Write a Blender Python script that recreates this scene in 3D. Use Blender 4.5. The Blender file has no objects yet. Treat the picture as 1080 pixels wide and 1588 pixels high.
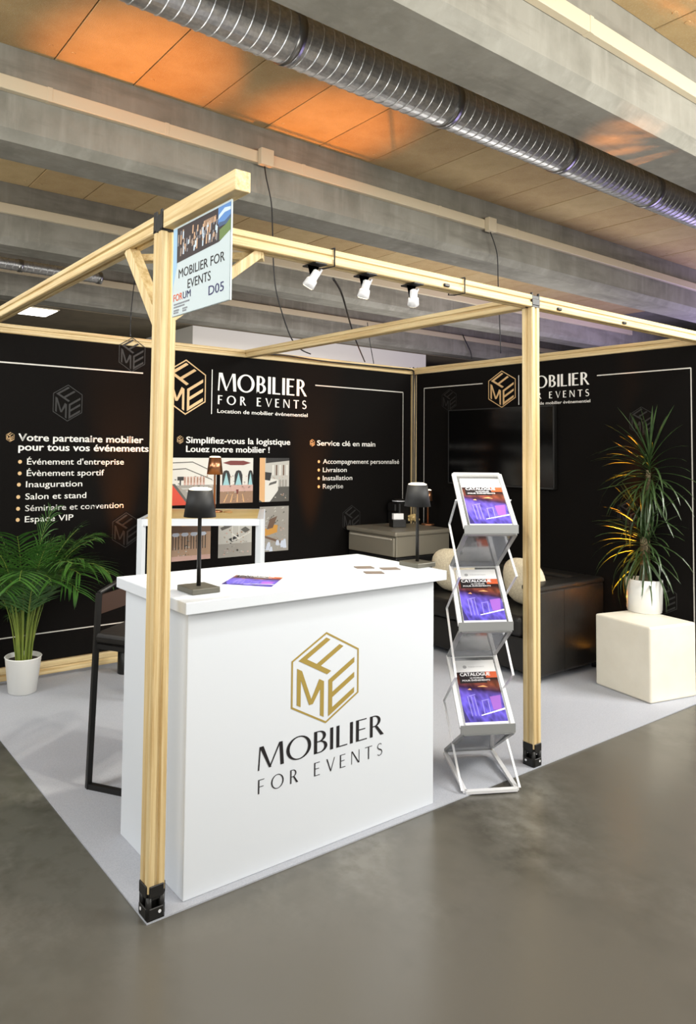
import bpy, bmesh, math, random
from mathutils import Vector, Matrix
random.seed(7)
C = bpy.context.scene.collection
D = bpy.data
PI = math.pi

# ------------------------------------------------------------------ camera
CAM = Vector((-1.1816, -2.3469, 1.6432))
YAW, PITCH, ROLL, FPX, CX, CY = .6091, .0473, .014, 1111.4963, 410.75, 645.30
_F = Vector((math.sin(YAW)*math.cos(PITCH), math.cos(YAW)*math.cos(PITCH), math.sin(PITCH)))
_r = Vector((math.cos(YAW), -math.sin(YAW), 0)); _u = _r.cross(_F)
_c, _s = math.cos(ROLL), math.sin(ROLL)
RR = _c*_r + _s*_u; UU = -_s*_r + _c*_u
cam = D.objects.new('camera', D.cameras.new('camera')); C.objects.link(cam)
cam.matrix_world = Matrix(((RR.x, UU.x, -_F.x, CAM.x), (RR.y, UU.y, -_F.y, CAM.y), (RR.z, UU.z, -_F.z, CAM.z), (0, 0, 0, 1)))
cam.data.sensor_fit = 'HORIZONTAL'; cam.data.sensor_width = 36
cam.data.lens = FPX/1080*36
cam.data.shift_x = (540-CX)/1080; cam.data.shift_y = (CY-794)/1080
cam.data.clip_end = 200
bpy.context.scene.camera = cam

def at(ax, val, px, py):
    """point where the sight line of a photo pixel meets the plane ax = val"""
    d = _F + RR*((px-CX)/FPX) - UU*((py-CY)/FPX)
    i = 'xyz'.index(ax); t = (val-CAM[i])/d[i]
    return CAM + d*t

# ------------------------------------------------------------------ world, lights, exposure
sc = bpy.context.scene
sc.view_settings.view_transform = 'Standard'; sc.view_settings.look = 'None'
sc.view_settings.exposure = 0.0; sc.view_settings.gamma = 1.0
sc.view_settings.use_curve_mapping = False
w = D.worlds.new('world'); sc.world = w; w.use_nodes = True
w.node_tree.nodes['Background'].inputs[0].default_value = (1.0, .97, .92, 1)
w.node_tree.nodes['Background'].inputs[1].default_value = .55

def area(name, loc, target, size, energy, color=(1, 1, 1)):
    l = D.lights.new(name, 'AREA'); l.shape = 'RECTANGLE'; l.size, l.size_y = size
    l.energy = energy; l.color = color
    o = D.objects.new(name, l); C.objects.link(o); o.location = loc
    o.rotation_euler = (Vector(target)-Vector(loc)).to_track_quat('-Z', 'Y').to_euler()
    return o
def spot(name, loc, target, energy, angle, color=(1, 1, 1), blend=.5, radius=.03):
    l = D.lights.new(name, 'SPOT'); l.energy = energy; l.spot_size = math.radians(angle)
    l.spot_blend = blend; l.color = color; l.shadow_soft_size = radius
    o = D.objects.new(name, l); C.objects.link(o); o.location = loc
    o.rotation_euler = (Vector(target)-Vector(loc)).to_track_quat('-Z', 'Y').to_euler()
    return o
area('hall_light', (-1.8, -3.8, 3.7), (.8, 0, .9), (3.0, 1.0), 24, (.93, .97, 1))
area('hall_light', (.9, -1.35, 3.85), (.9, -.1, .4), (2.2, .25), 33, (.95, .98, 1))
area('hall_light', (2.2, -2.6, 3.75), (3.6, -.3, 0), (3.0, 1.2), 58, (1, .985, .95))
area('hall_light', (5.2, -2.8, 3.7), (4.0, .2, 0), (2.0, 1.5), 360, (1, .98, .94))
area('hall_light', (-3.2, 1.0, 3.7), (.3, 1.3, 0), (1.5, 3.0), 150, (.95, .98, 1))
area('hall_light', (5.5, 7.2, 3.7), (5.5, 7.2, 0), (6.0, .6), 200, (1, .98, .95))
area('hall_light', (-3.0, 7.2, 3.7), (-3.0, 7.2, 0), (4.0, .6), 150, (1, .98, .95))
area('hall_light', (13, 2.5, 2.6), (11, 4.0, 4.5), (3.0, 3.0), 170, (.62, .52, 1))
# unseen fill panels added to brighten the ceiling, standing in for bounced light
area('ceiling_fill', (-3.5, -2.5, 2.5), (-1.2, .2, 5.4), (4.0, 2.0), 225, (1, .96, .88))
area('ceiling_fill', (3.5, -4.5, 2.5), (4.0, -1.5, 5.4), (5.0, 2.0), 300, (1, .97, .90))
area('ceiling_fill', (-5.0, 4.5, 2.5), (-2.0, 5.8, 5.4), (2.0, 4.0), 220, (1, .96, .88))
area('ceiling_fill', (8.0, 4.5, .8), (7.0, 6.5, 4.6), (3.0, 3.0), 150, (1, .97, .92))

# ------------------------------------------------------------------ materials
def lin(c):
    return tuple((x/255/12.92 if x/255 <= .04045 else ((x/255+.055)/1.055)**2.4) for x in c)+(1,)
def mat(name, rgb, rough=.5, metal=0, spec=.5, noise=None, emit=None, estr=1, bump=0, bscale=200, coat=0, alpha=1):
    """noise = (scale vector, second colour, contrast low, contrast high)"""
    m = D.materials.new(name); m.use_nodes = True
    nt = m.node_tree; b = nt.nodes['Principled BSDF']
    b.inputs['Base Color'].default_value = lin(rgb)
    b.inputs['Roughness'].default_value = rough; b.inputs['Metallic'].default_value = metal
    b.inputs['Specular IOR Level'].default_value = spec
    b.inputs['Coat Weight'].default_value = coat
    if alpha < 1: b.inputs['Alpha'].default_value = alpha
    tc = None
    if noise or bump:
        tc = nt.nodes.new('ShaderNodeTexCoord')
    if noise:
        for k, (sv, c2, lo, hi) in enumerate(noise if isinstance(noise, list) else [noise]):
            mp = nt.nodes.new('ShaderNodeMapping'); mp.inputs['Scale'].default_value = sv
            nt.links.new(tc.outputs['Object'], mp.inputs[0])
            nz = nt.nodes.new('ShaderNodeTexNoise'); nz.inputs['Scale'].default_value = 1
            nz.inputs['Detail'].default_value = 6; nz.inputs['Roughness'].default_value = .6
            nt.links.new(mp.outputs[0], nz.inputs['Vector'])
            rp = nt.nodes.new('ShaderNodeMapRange'); rp.inputs[1].default_value = lo; rp.inputs[2].default_value = hi
            nt.links.new(nz.outputs['Fac'], rp.inputs[0])
            mx = nt.nodes.new('ShaderNodeMix'); mx.data_type = 'RGBA'
            nt.links.new(rp.outputs[0], mx.inputs[0])
            if k == 0: mx.inputs[6].default_value = lin(rgb)
            else: nt.links.new(prev, mx.inputs[6])
            mx.inputs[7].default_value = lin(c2); prev = mx.outputs[2]
        nt.links.new(prev, b.inputs['Base Color'])
    if bump:
        nz = nt.nodes.new('ShaderNodeTexNoise'); nz.inputs['Scale'].default_value = bscale; nz.inputs['Detail'].default_value = 4
        nt.links.new(tc.outputs['Object'], nz.inputs['Vector'])
        bp = nt.nodes.new('ShaderNodeBump'); bp.inputs['Strength'].default_value = bump; bp.inputs['Distance'].default_value = .01
        nt.links.new(nz.outputs['Fac'], bp.inputs['Height']); nt.links.new(bp.outputs[0], b.inputs['Normal'])
    if emit:
        b.inputs['Emission Color'].default_value = lin(emit); b.inputs['Emission Strength'].default_value = estr
    return m

def wood(name, sv):
    return mat(name, (214, 192, 144), .55, noise=[(sv, (186, 156, 104), .42, .66), (tuple(s*2.7 for s in sv), (224, 206, 164), .5, .75)], bump=.15, bscale=60)
WX = wood('pine_x', (1.2, 45, 45)); WY = wood('pine_y', (45, 1.2, 45)); WZ = wood('pine_z', (45, 45, 1.2))
FLOOR = mat('polished_concrete', (96, 95, 88), .26, spec=.5, noise=[((.9, .9, 1), (60, 59, 53), .44, .60), ((1.7, 1.7, 1), (118, 116, 109), .50, .66), ((7, 7, 1), (84, 82, 74), .50, .72), ((.3, .3, 1), (96, 92, 84), .42, .58)], bump=.04, bscale=6)
def concrete(name, a=(142, 140, 130)):
    return mat(name, a, .85, noise=[((2, 2, 2), (118, 116, 106), .4, .7), ((9, 9, 1.2), (152, 150, 140), .5, .8), ((.8, 6, 6), (110, 107, 98), .52, .75)], bump=.25, bscale=14)
CONC = concrete('beam_concrete')
SOFF = mat('soffit_brown', (122, 112, 92), .9, noise=((2, 2, 2), (106, 97, 80), .4, .7))
PANEL = mat('wood_wool_panel', (190, 164, 118), .9, noise=[((3, 3, 3), (172, 144, 98), .35, .7), ((60, 60, 60), (190, 172, 140), .5, .8)], bump=.5, bscale=160)
PANEL2 = mat('wood_wool_panel_pale', (196, 172, 126), .9, noise=[((3, 3, 3), (176, 152, 106), .35, .7), ((60, 60, 60), (190, 172, 140), .5, .8)], bump=.5, bscale=160)
TRUNK = mat('trunking_pvc', (206, 194, 168), .5)
GALV = mat('galvanised_steel', (214, 214, 214), .36, metal=.85, noise=((30, 30, 30), (176, 178, 182), .4, .7), bump=.08, bscale=20)
GALVD = mat('galvanised_seam', (150, 150, 150), .3, metal=.95)
CARPET = mat('blue_grey_felt', (180, 183, 190), .95, spec=.1, noise=((220, 220, 220), (166, 169, 178), .4, .65), bump=.3, bscale=500)
WHITE = mat('white_laminate', (214, 219, 225), .4)
CREAM = mat('cream_plastic', (224, 219, 204), .5, noise=((4, 4, 4), (216, 210, 194), .4, .7))
FABRIC = mat('black_backdrop_fabric', (17, 15, 13), .85, spec=.1, noise=((150, 150, 150), (13, 11, 10), .4, .6))
WM = mat('watermark_ink', (20, 18, 16), .6)
PWHITE = mat('white_ink', (240, 238, 232), .6)
PGREY = mat('thin_line_ink', (205, 202, 194), .6)
GOLD = mat('gold_ink', (214, 178, 126), .5)
GOLD2 = mat('gold_foil', (160, 137, 66), .5)
BLACKINK = mat('black_ink', (18, 14, 18), .5)
BLK = mat('black_powder_coat', (18, 17, 16), .45)
DGREY = mat('dark_grey_metal', (92, 90, 80), .4, metal=.3)
LEATHER = mat('black_leather', (30, 28, 26), .42, spec=.4, noise=((3, 3, 3), (40, 38, 35), .4, .7), bump=.3, bscale=9)
SHADE = mat('black_shade', (19, 20, 22), .6)
DIFF = mat('lamp_diffuser', (255, 246, 225), .5, emit=(255, 240, 205), estr=2.2)
COPPER = mat('copper_metal', (188, 132, 96), .28, metal=.9)
SILVER = mat('silver_aluminium', (232, 233, 236), .35, metal=.15)
MIRROR = mat('polished_aluminium', (172, 174, 178), .12, metal=.9)
ACRYL = mat('clear_acrylic', (225, 228, 228), .1, alpha=.22)
PAPER = mat('white_paper', (240, 240, 240), .35)
FRIDGE = mat('grey_enamel', (128, 122, 108), .4, metal=.2)
SCREEN = mat('tv_screen', (7, 7, 7), .12)
POT = mat('white_ceramic', (232, 232, 228), .35)
SOIL = mat('potting_soil', (48, 36, 28), .95, bump=.8, bscale=90)
LEAF = mat('palm_leaf', (62, 104, 38), .45, noise=((6, 6, 6), (38, 78, 26), .4, .65))
STEM = mat('palm_stem', (132, 146, 62), .5, noise=((8, 8, 8), (100, 122, 48), .4, .6))
DLEAF = mat('dracaena_leaf', (58, 80, 42), .36, noise=((9, 9, 9), (32, 52, 24), .4, .65))
BARK = mat('trunk_bark', (124, 112, 84), .9, noise=((20, 20, 60), (90, 80, 58), .4, .6), bump=.5, bscale=60)
BOUCLE = mat('cream_boucle', (236, 224, 196), .95, noise=((60, 60, 60), (220, 206, 176), .4, .6), bump=.7, bscale=120)
SIGNW = mat('sign_white', (188, 202, 206), .4)
GLOW = mat('amber_led', (255, 170, 70), .5, emit=(255, 165, 60), estr=12)
LUM = mat('luminaire_diffuser', (255, 255, 250), .5, emit=(255, 253, 245), estr=6)
WALLW = mat('white_partition', (214, 210, 202), .8)
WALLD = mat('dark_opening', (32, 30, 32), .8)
WALLC = mat('hall_wall_grey', (140, 136, 126), .85)
CABLE = mat('black_cable', (16, 16, 16), .5)
BROWN = mat('brown_leather', (62, 44, 36), .5)

# ------------------------------------------------------------------ helpers
def ob(name, me, parent=None, mats=None, label=None, kind=None):
    o = D.objects.new(name, me); C.objects.link(o)
    if mats:
        for m in (mats if isinstance(mats, (list, tuple)) else [mats]): me.materials.append(m)
    if parent: 
        o.parent = parent
        o.matrix_parent_inverse = Matrix.Translation(-parent.location) if parent.type == 'EMPTY' and parent.parent is None and tuple(parent.rotation_euler) == (0, 0, 0) else Matrix()
    if label: o['label'] = label
    if kind: o['kind'] = kind
    return o
def empty(name, loc, label, cat, group=None):
    o = D.objects.new(name, None); C.objects.link(o); o.location = loc
    o.empty_display_size = .1
    o['label'] = label; o['category'] = cat
    if group: o['group'] = group
    return o
def tag(o, label, cat, group=None):
    o['label'] = label; o['category'] = cat
    if group: o['group'] = group
    return o
class MB:
    """mesh collector"""
    def __init__(s): s.bm = bmesh.new()
    def box(s, a, b, bevel=0, mi=0, M=None, seg=2):
        a = Vector(a); b = Vector(b); c = (a+b)/2; d = b-a
        r = bmesh.ops.create_cube(s.bm, size=1, matrix=Matrix.Translation(c) @ Matrix.Diagonal((abs(d.x), abs(d.y), abs(d.z), 1)))
        vs = r['verts']; fs = set(f for v in vs for f in v.link_faces)
        for f in fs: f.material_index = mi
        if bevel:
            es = list(set(e for v in vs for e in v.link_edges))
            rr = bmesh.ops.bevel(s.bm, geom=es, offset=bevel, segments=seg, affect='EDGES', profile=.5)
            vs = list(set(list(rr['verts'])+[v for v in vs if v.is_valid]))
            for f in set(f for v in vs for f in v.link_faces): f.material_index = mi
        if M: bmesh.ops.transform(s.bm, matrix=M, verts=[v for v in vs if v.is_valid])
        return s
    def tube(s, pts, r, n=8, caps=True, mi=0, radii=None):
        pts = [Vector(p) for p in pts]; rings = []
        up = None
        for i, p in enumerate(pts):
            t = (pts[min(i+1, len(pts)-1)]-pts[max(i-1, 0)]).normalized()
            if up is None:
                up = Vector((0, 0, 1)) if abs(t.z) < .9 else Vector((1, 0, 0))
            a = t.cross(up).normalized(); up = a.cross(t).normalized()
            rad = radii[i] if radii else r
            rings.append([s.bm.verts.new(p+(a*math.cos(2*PI*k/n)+up*math.sin(2*PI*k/n))*rad) for k in range(n)])
        for i in range(len(rings)-1):
            for k in range(n):
                f = s.bm.faces.new((rings[i][k], rings[i][(k+1) % n], rings[i+1][(k+1) % n], rings[i+1][k])); f.material_index = mi; f.smooth = n > 5
        if caps:
            for rg in (rings[0], rings[-1]):
                f = s.bm.faces.new(rg); f.material_index = mi
        return s
    def bar(s, a, b, wx, wz, mi=0, updir=(0, 0, 1), bevel=0):
        """rectangular bar from a to b; wx across, wz along updir"""
        a = Vector(a); b = Vector(b); t = (b-a).normalized(); up = Vector(updir)
        if abs(t.dot(up)) > .98: up = Vector((1, 0, 0))
        x = t.cross(up).normalized(); z = x.cross(t).normalized()
        M = Matrix(((x.x, t.x, z.x, 0), (x.y, t.y, z.y, 0), (x.z, t.z, z.z, 0), (0, 0, 0, 1)))
        L = (b-a).length
        return s.box((-wx/2, -L/2, -wz/2), (wx/2, L/2, wz/2), bevel, mi, Matrix.Translation((a+b)/2) @ M)
    def lathe(s, prof, loc=(0, 0, 0), n=28, mi=0, smooth=True, M=None):
        rings = []; loc = Vector(loc)
        for r, z in prof:
            ring = []
            for k in range(n):
                v = Vector((r*math.cos(2*PI*k/n), r*math.sin(2*PI*k/n), z))
                if M: v = M @ v
                ring.append(s.bm.verts.new(v+loc))
            rings.append(ring)
        for i in range(len(rings)-1):
            for k in range(n):
                f = s.bm.faces.new((rings[i][k], rings[i][(k+1) % n], rings[i+1][(k+1) % n], rings[i+1][k])); f.material_index = mi; f.smooth = smooth
        for rg, rev in ((rings[0], True), (rings[-1], False)):
            f = s.bm.faces.new(list(reversed(rg)) if rev else rg); f.material_index = mi
        return s
    def poly(s, pts, mi=0):
        try:
            f = s.bm.faces.new([s.bm.verts.new(Vector(p)) for p in pts]); f.material_index = mi
        except ValueError: pass
        return s
    def build(s, name, mats, parent=None, label=None, kind=None, smooth=False):
        bmesh.ops.recalc_face_normals(s.bm, faces=s.bm.faces) if not getattr(s, 'flat', False) else None
        me = D.meshes.new(name); s.bm.to_mesh(me); s.bm.free()
        if smooth:
            for p in me.polygons: p.use_smooth = True
        return ob(name, me, parent, mats, label, kind)

def copy_tree(o, parent=None, label=None, loc=None):
    c = o.copy(); C.objects.link(c)
    if parent: c.parent = parent
    if label: c['label'] = label
    if loc: c.location = loc
    for ch in list(o.children):
        copy_tree(ch, c)
    return c

# ---- flat graphics in a plane
class Canvas:
    """polygons in (u,v) metres, printed on a plane: P = O + u*U + v*V + n*N"""
    def __init__(s, O, U, V, off=.0012):
        s.O = Vector(O); s.U = Vector(U).normalized(); s.V = Vector(V).normalized(); s.N = s.U.cross(s.V); s.off = off
        s.polys = []; s.mats = []
    def add(s, pts, m, lift=0):
        if m not in s.mats: s.mats.append(m)
        s.polys.append((pts, s.mats.index(m), lift)); return s
    def rect(s, u0, v0, u1, v1, m, lift=0): return s.add([(u0, v0), (u1, v0), (u1, v1), (u0, v1)], m, lift)
    def disc(s, u, v, r, m, lift=0, n=14, ry=None):
        return s.add([(u+r*math.cos(2*PI*k/n), v+(ry or r)*math.sin(2*PI*k/n)) for k in range(n)], m, lift)
    def line(s, a, b, wd, m, lift=0):
        a = Vector(a); b = Vector(b); d = (b-a).normalized(); n = Vector((-d.y, d.x))*wd/2
        return s.add([a+n, a-n, b-n, b+n], m, lift)
    def build(s, name, parent, label=None):
        vs, fs, mi = [], [], []
        for ip, (pts, m, lift) in enumerate(s.polys):
            pts = [Vector((p[0], p[1])) for p in pts]
            ar = sum(pts[i].x*pts[(i+1) % len(pts)].y-pts[(i+1) % len(pts)].x*pts[i].y for i in range(len(pts)))
            if ar < 0: pts.reverse()
            k = len(vs)
            vs += [s.O+s.U*p.x+s.V*p.y+s.N*(s.off+lift*.0003+(ip % 8)*.00003) for p in pts]
            fs.append(list(range(k, k+len(pts)))); mi.append(m)
        me = D.meshes.new(name); me.from_pydata(vs, [], fs)
        o = ob(name, me, parent, s.mats, label)
        for p, m in zip(me.polygons, mi): p.material_index = m
        return o

def strip(pts, wds):
    """polygons for a stroke with varying width"""
    pts = [Vector(p) for p in pts]; out = []; L = []; R = []
    for i, p in enumerate(pts):
        d = (pts[min(i+1, len(pts)-1)]-pts[max(i-1, 0)]).normalized(); n = Vector((-d.y, d.x))*wds[i]/2
        L.append(p+n); R.append(p-n)
    for i in range(len(pts)-1): out.append([L[i], R[i], R[i+1], L[i+1]])
    return out
def glyph(ch, T=.13, t=.055):
    """flared roman capitals, cap height 1: polygons, advance"""
    P = []; q = lambda *a: P.append([Vector(x) for x in a])
    def rect(x0, y0, x1, y1): q((x0, y0), (x1, y0), (x1, y1), (x0, y1))
    def bowl(x, y0, y1, w):
        n = 12; ry = (y1-y0)/2; cy = (y0+y1)/2; st = w*.4
        rect(0.02, y1-t, x+st, y1); rect(.02, y0, x+st, y0+t)
        out = []; inn = []
        for k in range(n+1):
            a = -PI/2+PI*k/n
            out.append(Vector((x+st+(w-st)*math.cos(a), cy+ry*math.sin(a))))
            inn.append(Vector((x+st+(w-st-T)*math.cos(a), cy+(ry-t)*math.sin(a))))
        for k in range(n): P.append([out[k], out[k+1], inn[k+1], inn[k]])
    if ch == 'M':
        q((0, 0), (t, 0), (.05+t, 1), (.05, 1)); q((.05, 1), (.05+T*1.15, 1), (.49+t*.4, .02), (.42, .02))
        q((.42, .02), (.47, .02), (.86, 1), (.80, 1)); q((.80+.06, 0), (.86+T, 0), (.80+T, 1), (.80, 1)); return P, 1.08
    if ch == 'O':
        n = 28
        for k in range(n):
            a, b = 2*PI*k/n, 2*PI*(k+1)/n
            o = lambda z: Vector((.5+.5*math.cos(z), .5+.52*math.sin(z))); i_ = lambda z: Vector((.5+(.5-T)*math.cos(z), .5+(.52-t)*math.sin(z)))
            P.append([o(a), o(b), i_(b), i_(a)])
        return P, 1.12
    if ch == 'B': rect(0, 0, T, 1); bowl(0, .52-t/2, 1, .50); bowl(0, 0, .52+t/2, .56); return P, .68
    if ch == 'I': rect(0, 0, T, 1); return P, .27
    if ch == 'L': rect(0, 0, T, 1); rect(0, 0, .48, t); return P, .60
    if ch == 'E': rect(0, 0, T, 1); rect(0, 0, .5, t); rect(0, .5, .42, .5+t); rect(0, 1-t, .48, 1); return P, .64
    if ch == 'F': rect(0, 0, T, 1); rect(0, .47, .42, .47+t); rect(0, 1-t, .48, 1); return P, .60
    if ch == 'R': rect(0, 0, T, 1); bowl(0, .46, 1, .50); q((.22, .48), (.35, .48), (.66, 0), (.50, 0)); return P, .72
    if ch == 'V': q((0, 1), (T, 1), (.44, 0), (.36, 0)); q((.36, 0), (.42, 0), (.76, 1), (.70, 1)); return P, .80
    if ch == 'N': rect(0, 0, t, 1); q((0, 1), (T, 1), (.74, 0), (.62, 0)); rect(.74-t, 0, .74, 1); return P, .86
    if ch == 'T': rect(0, 1-t, .68, 1); rect(.34-T/2, 0, .34+T/2, 1); return P, .74
    if ch == 'S':
        pts = []; wd = []
        for k in range(9): a = math.radians(35+k*(235-0)/8); pts.append((.27+.20*math.cos(a), .745+.225*math.sin(a))); 
        for k in range(9): a = math.radians(90-k*235/8); pts.append((.25+.24*math.cos(a), .265+.235*math.sin(a)))
        n = len(pts)
        wd = [t+(T-t)*math.exp(-((i-(n-1)/2)/3.2)**2) for i in range(n)]
        return strip(pts, wd), .62
    return P, .45
def roman(cv, text, u0, v0, width, h, m, T=.13, t=.055, track=.0, lift=2):
    x = 0; items = []
    for ch in text:
        P, adv = glyph(ch, T, t); items.append((x, P)); x += adv+track
    total = x-track-.1
    sx = width/total
    for x0, P in items:
        for pl in P: cv.add([(u0+(p.x+x0)*sx, v0+p.y*h) for p in pl], m, lift)
def hexlogo(cv, uc, vc, hw, hh, m, lift=1, wd=.05):
    """hexagon cube mark with M, E and F on its three faces"""
    S = lambda x, y: (uc+x/.866*hw, vc+y*hh)
    H = [(0, 1), (.866, .5), (.866, -.5), (0, -1), (-.866, -.5), (-.866, .5)]
    for i in range(6):
        a, b = H[i], H[(i+1) % 6]; k = 1-wd
        cv.add([S(*a), S(*b), S(b[0]*k, b[1]*k), S(a[0]*k, a[1]*k)], m, lift)
    def face(o, e1, e2, pl): cv.add([S(o[0]+u*e1[0]+v*e2[0], o[1]+u*e1[1]+v*e2[1]) for u, v in pl], m, lift)
    LL, B, UL = (-.866, -.5), (0, -1), (-.866, .5); a1 = (.866, -.5); a2 = (.866, .5); up = (0, 1)
    for pl in ([(.16, .12), (.27, .12), (.27, .9), (.16, .9)], [(.16, .9), (.30, .9), (.62, .3), (.51, .24)], [(.51, .24), (.62, .3), (.94, .9), (.80, .9)], [(.83, .12), (.94, .12), (.94, .9), (.83, .9)]): face(LL, a1, up, pl)
    for pl in ([(.07, .1), (.19, .1), (.19, .9), (.07, .9)], [(.07, .1), (.86, .1), (.86, .22), (.07, .22)], [(.07, .44), (.86, .44), (.86, .56), (.07, .56)], [(.07, .78), (.86, .78), (.86, .9), (.07, .9)]): face(B, a2, up, pl)
    for pl in ([(.12, .08), (.95, .08), (.95, .2), (.12, .2)], [(.12, .08), (.24, .08), (.24, .88), (.12, .88)], [(.52, .08), (.64, .08), (.64, .88), (.52, .88)]): face(UL, a1, a2, pl)
def sans(cv, text, u0, v0, width, h, m, bold=0, lift=2):
    """default typeface lettering fitted to a width and a cap height"""
    cu = D.curves.new('t', 'FONT'); cu.body = text; cu.size = 1; cu.resolution_u = 3
    o = D.objects.new('t', cu); C.objects.link(o)
    dg = bpy.context.evaluated_depsgraph_get(); me = D.meshes.new_from_object(o.evaluated_get(dg))
    xs = [v.co.x for v in me.vertices]
    cu.body = 'H'; dg.update(); me2 = D.meshes.new_from_object(o.evaluated_get(dg)); ch = max(v.co.y for v in me2.vertices)
    x0, x1 = min(xs), max(xs); sx = width/(x1-x0); sy = h/ch
    for kk, (dx, dy) in enumerate(((0, 0),) if bold == 0 else ((-bold, 0), (bold, 0), (0, bold*.6), (0, -bold*.6))):
        for p in me.polygons:
            cv.add([(u0+(me.vertices[i].co.x-x0+dx)*sx, v0+(me.vertices[i].co.y+dy)*sy) for i in p.vertices], m, lift+kk*.5)
    D.objects.remove(o); D.meshes.remove(me); D.meshes.remove(me2); D.curves.remove(cu)

# ------------------------------------------------------------------ the hall (setting)
mb = MB(); mb.box((-16, -14, -.2), (30, 24, 0)); mb.build('floor', FLOOR, kind='structure')
ZC = 4.588
ceiling = MB().box((-16, -14, ZC+.06), (30, 24, ZC+.3)).build('ceiling', CONC, kind='structure')
BY = [-5.4, -2.7, .095, 2.967, 5.79, 8.57]           # near faces of the ribs
def rib(y):
    m = MB(); prof = [(y, ZC+.06), (y, 3.976), (y+.07, 3.905), (y+.43, 3.905), (y+.49, 3.976), (y+.49, ZC+.06)]
    n = 46; x0, x1 = -16, 30
    rings = [[m.bm.verts.new((x, p[0], p[1])) for p in prof] for x in (x0, x1)]
    for k in range(len(prof)):
        m.bm.faces.new((rings[0][k], rings[0][(k+1) % len(prof)], rings[1][(k+1) % len(prof)], rings[1][k]))
    return m
for i, y in enumerate(BY):
    rib(y).build('ceiling_beam', CONC, ceiling)
# wood-wool panels between the ribs, each its own piece with a recessed joint
PW = .65
pmesh = {}
def panel_mesh(L, m):
    if (round(L, 2), m.name) not in pmesh:
        q = MB(); q.box((-PW/2+.004, -L/2, 0), (PW/2-.004, L/2, .05), .004, seg=1)
        for sx in (-.24, .24):
            for sy in (-L/2+.18, 0, L/2-.18): q.lathe([(.016, -.004), (.02, 0), (.02, .002)], (sx, sy, 0), 8)
        me = D.meshes.new('ceiling_panel'); q.bm.to_mesh(me); q.bm.free(); me.materials.append(m)
        pmesh[(round(L, 2), m.name)] = me
    return pmesh[(round(L, 2), m.name)]
for i in range(len(BY)-1):
    y0, y1 = BY[i]+.49, BY[i+1]; L = y1-y0
    lo = {0: -4, 1: -6, 2: -8, 3: -9, 4: -9}[i]; hi = {0: 6, 1: 16, 2: 18, 3: 20, 4: 24}[i]
    for k in range(lo, hi):
        me = panel_mesh(L, PANEL if (k*7+i*3) % 3 else PANEL2)
        o = D.objects.new('ceiling_panel', me); C.objects.link(o); o.parent = ceiling
        o.location = (.52+PW*(k+.5), (y0+y1)/2, ZC+random.uniform(0, .004))
# the far hall: lower flat soffit beyond the last rib
MB().box((-16, 9.05, 3.90), (30, 23.8, ZC+.05)).build('soffit', SOFF, ceiling)
MB().box((-16, 23.8, 0), (30, 24, ZC+.06)).build('wall_back', WALLC, kind='structure')
MB().box((-16.2, -14, 0), (-16, 24, ZC+.06)).build('wall_left', WALLC, kind='structure')
MB().box((30, -14, 0), (30.2, 24, ZC+.06)).build('wall_right', WALLC, kind='structure')
bx = empty('partition_block', (8, 11, 0), 'white walled service block standing far behind the black backdrop', 'partition')
MB().box((5.15, 9.06, 0), (11.3, 11, 3.895)).build('wall_panel', WALLW, bx)
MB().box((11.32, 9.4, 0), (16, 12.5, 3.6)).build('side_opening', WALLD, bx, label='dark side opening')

# cable trunking on the near faces of the ribs
def trunking(y, joints, label, x0, x1, box=None, zb=4.236):
    t = empty('cable_trunking', (x0, y, zb), label, 'cable trunking', 'trunking on the ceiling beams')
    js = [x0]+joints+[x1]
    for a, b in zip(js[:-1], js[1:]):
        MB().box((a+.003, y-.055, zb), (b-.003, y-.001, zb+.105), .004, seg=1).build('trunking_section', TRUNK, t)
        MB().box((b-.02, y-.058, zb-.002), (b+.02, y-.0005, zb+.107), .002, seg=1).build('joint_cover', TRUNK, t)
    if box:
        MB().box((box-.07, y-.115, zb-.03), (box+.07, y-.0585, zb+.12), .006).build('junction_box', TRUNK, t)
    return t
trunking(2.967, [.48, 1.46, 2.9, 4.8, 6.17, 8.83, 12], 'long pale trunking with junction box, above the sign and spotlights', -6, 20, 2.44)
trunking(5.79, [.5, 3.2, 5.1, 7.5, 10], 'pale trunking on second beam, ending in mid span at right', -4, 14.1)
trunking(8.57, [2.0, 4.5, 6.5, 9, 11.5], 'short looking far pale trunking seen low behind the mid beam', -4, 16)
trunking(.095, [1.8, 2.9, 4.4], 'nearest pale trunking crossing the top right corner', -4, 12)
bb = MB().box((5.55, 2.85, 4.20), (5.69, 2.9115, 4.36), .006).build('socket_box', TRUNK)
tag(bb, 'pale socket box on the trunking, above the second front post', 'junction box')

# ventilation ducts
def duct(y, z, r, x0, x1, label, mats=(GALV, GALVD), seglen=1.5, pitch=.088):
    t = empty('ventilation_duct', (x0, y, z), label, 'duct')
    x = x0; n = 36
    while x < x1-.01:
        xe = min(x+seglen, x1)
        m = MB(); xs = []; 
        k = int((xe-x)/pitch)
        for i in range(k):
            xa = x+(xe-x)*i/k; dx = (xe-x)/k
            xs += [(xa, r), (xa+dx*.84, r), (xa+dx*.88, r+.005), (xa+dx*.95, r+.005), (xa+dx*.99, r)]
        xs.append((xe, r))
        rings = [[m.bm.verts.new((xx+.018*math.sin(2*PI*j/n), y+rr*math.cos(2*PI*j/n), z+rr*math.sin(2*PI*j/n))) for j in range(n)] for xx, rr in xs]
        for a in range(len(rings)-1):
            for j in range(n):
                f = m.bm.faces.new((rings[a][j], rings[a][(j+1) % n], rings[a+1][(j+1) % n], rings[a+1][j])); f.smooth = False
        m.build('duct_section', mats[0], t)
        m = MB(); m.tube([(xe-.03, y, z), (xe+.03, y, z)], r+.010, 36); m.build('coupling_band', mats[1], t)
        x = xe
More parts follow.
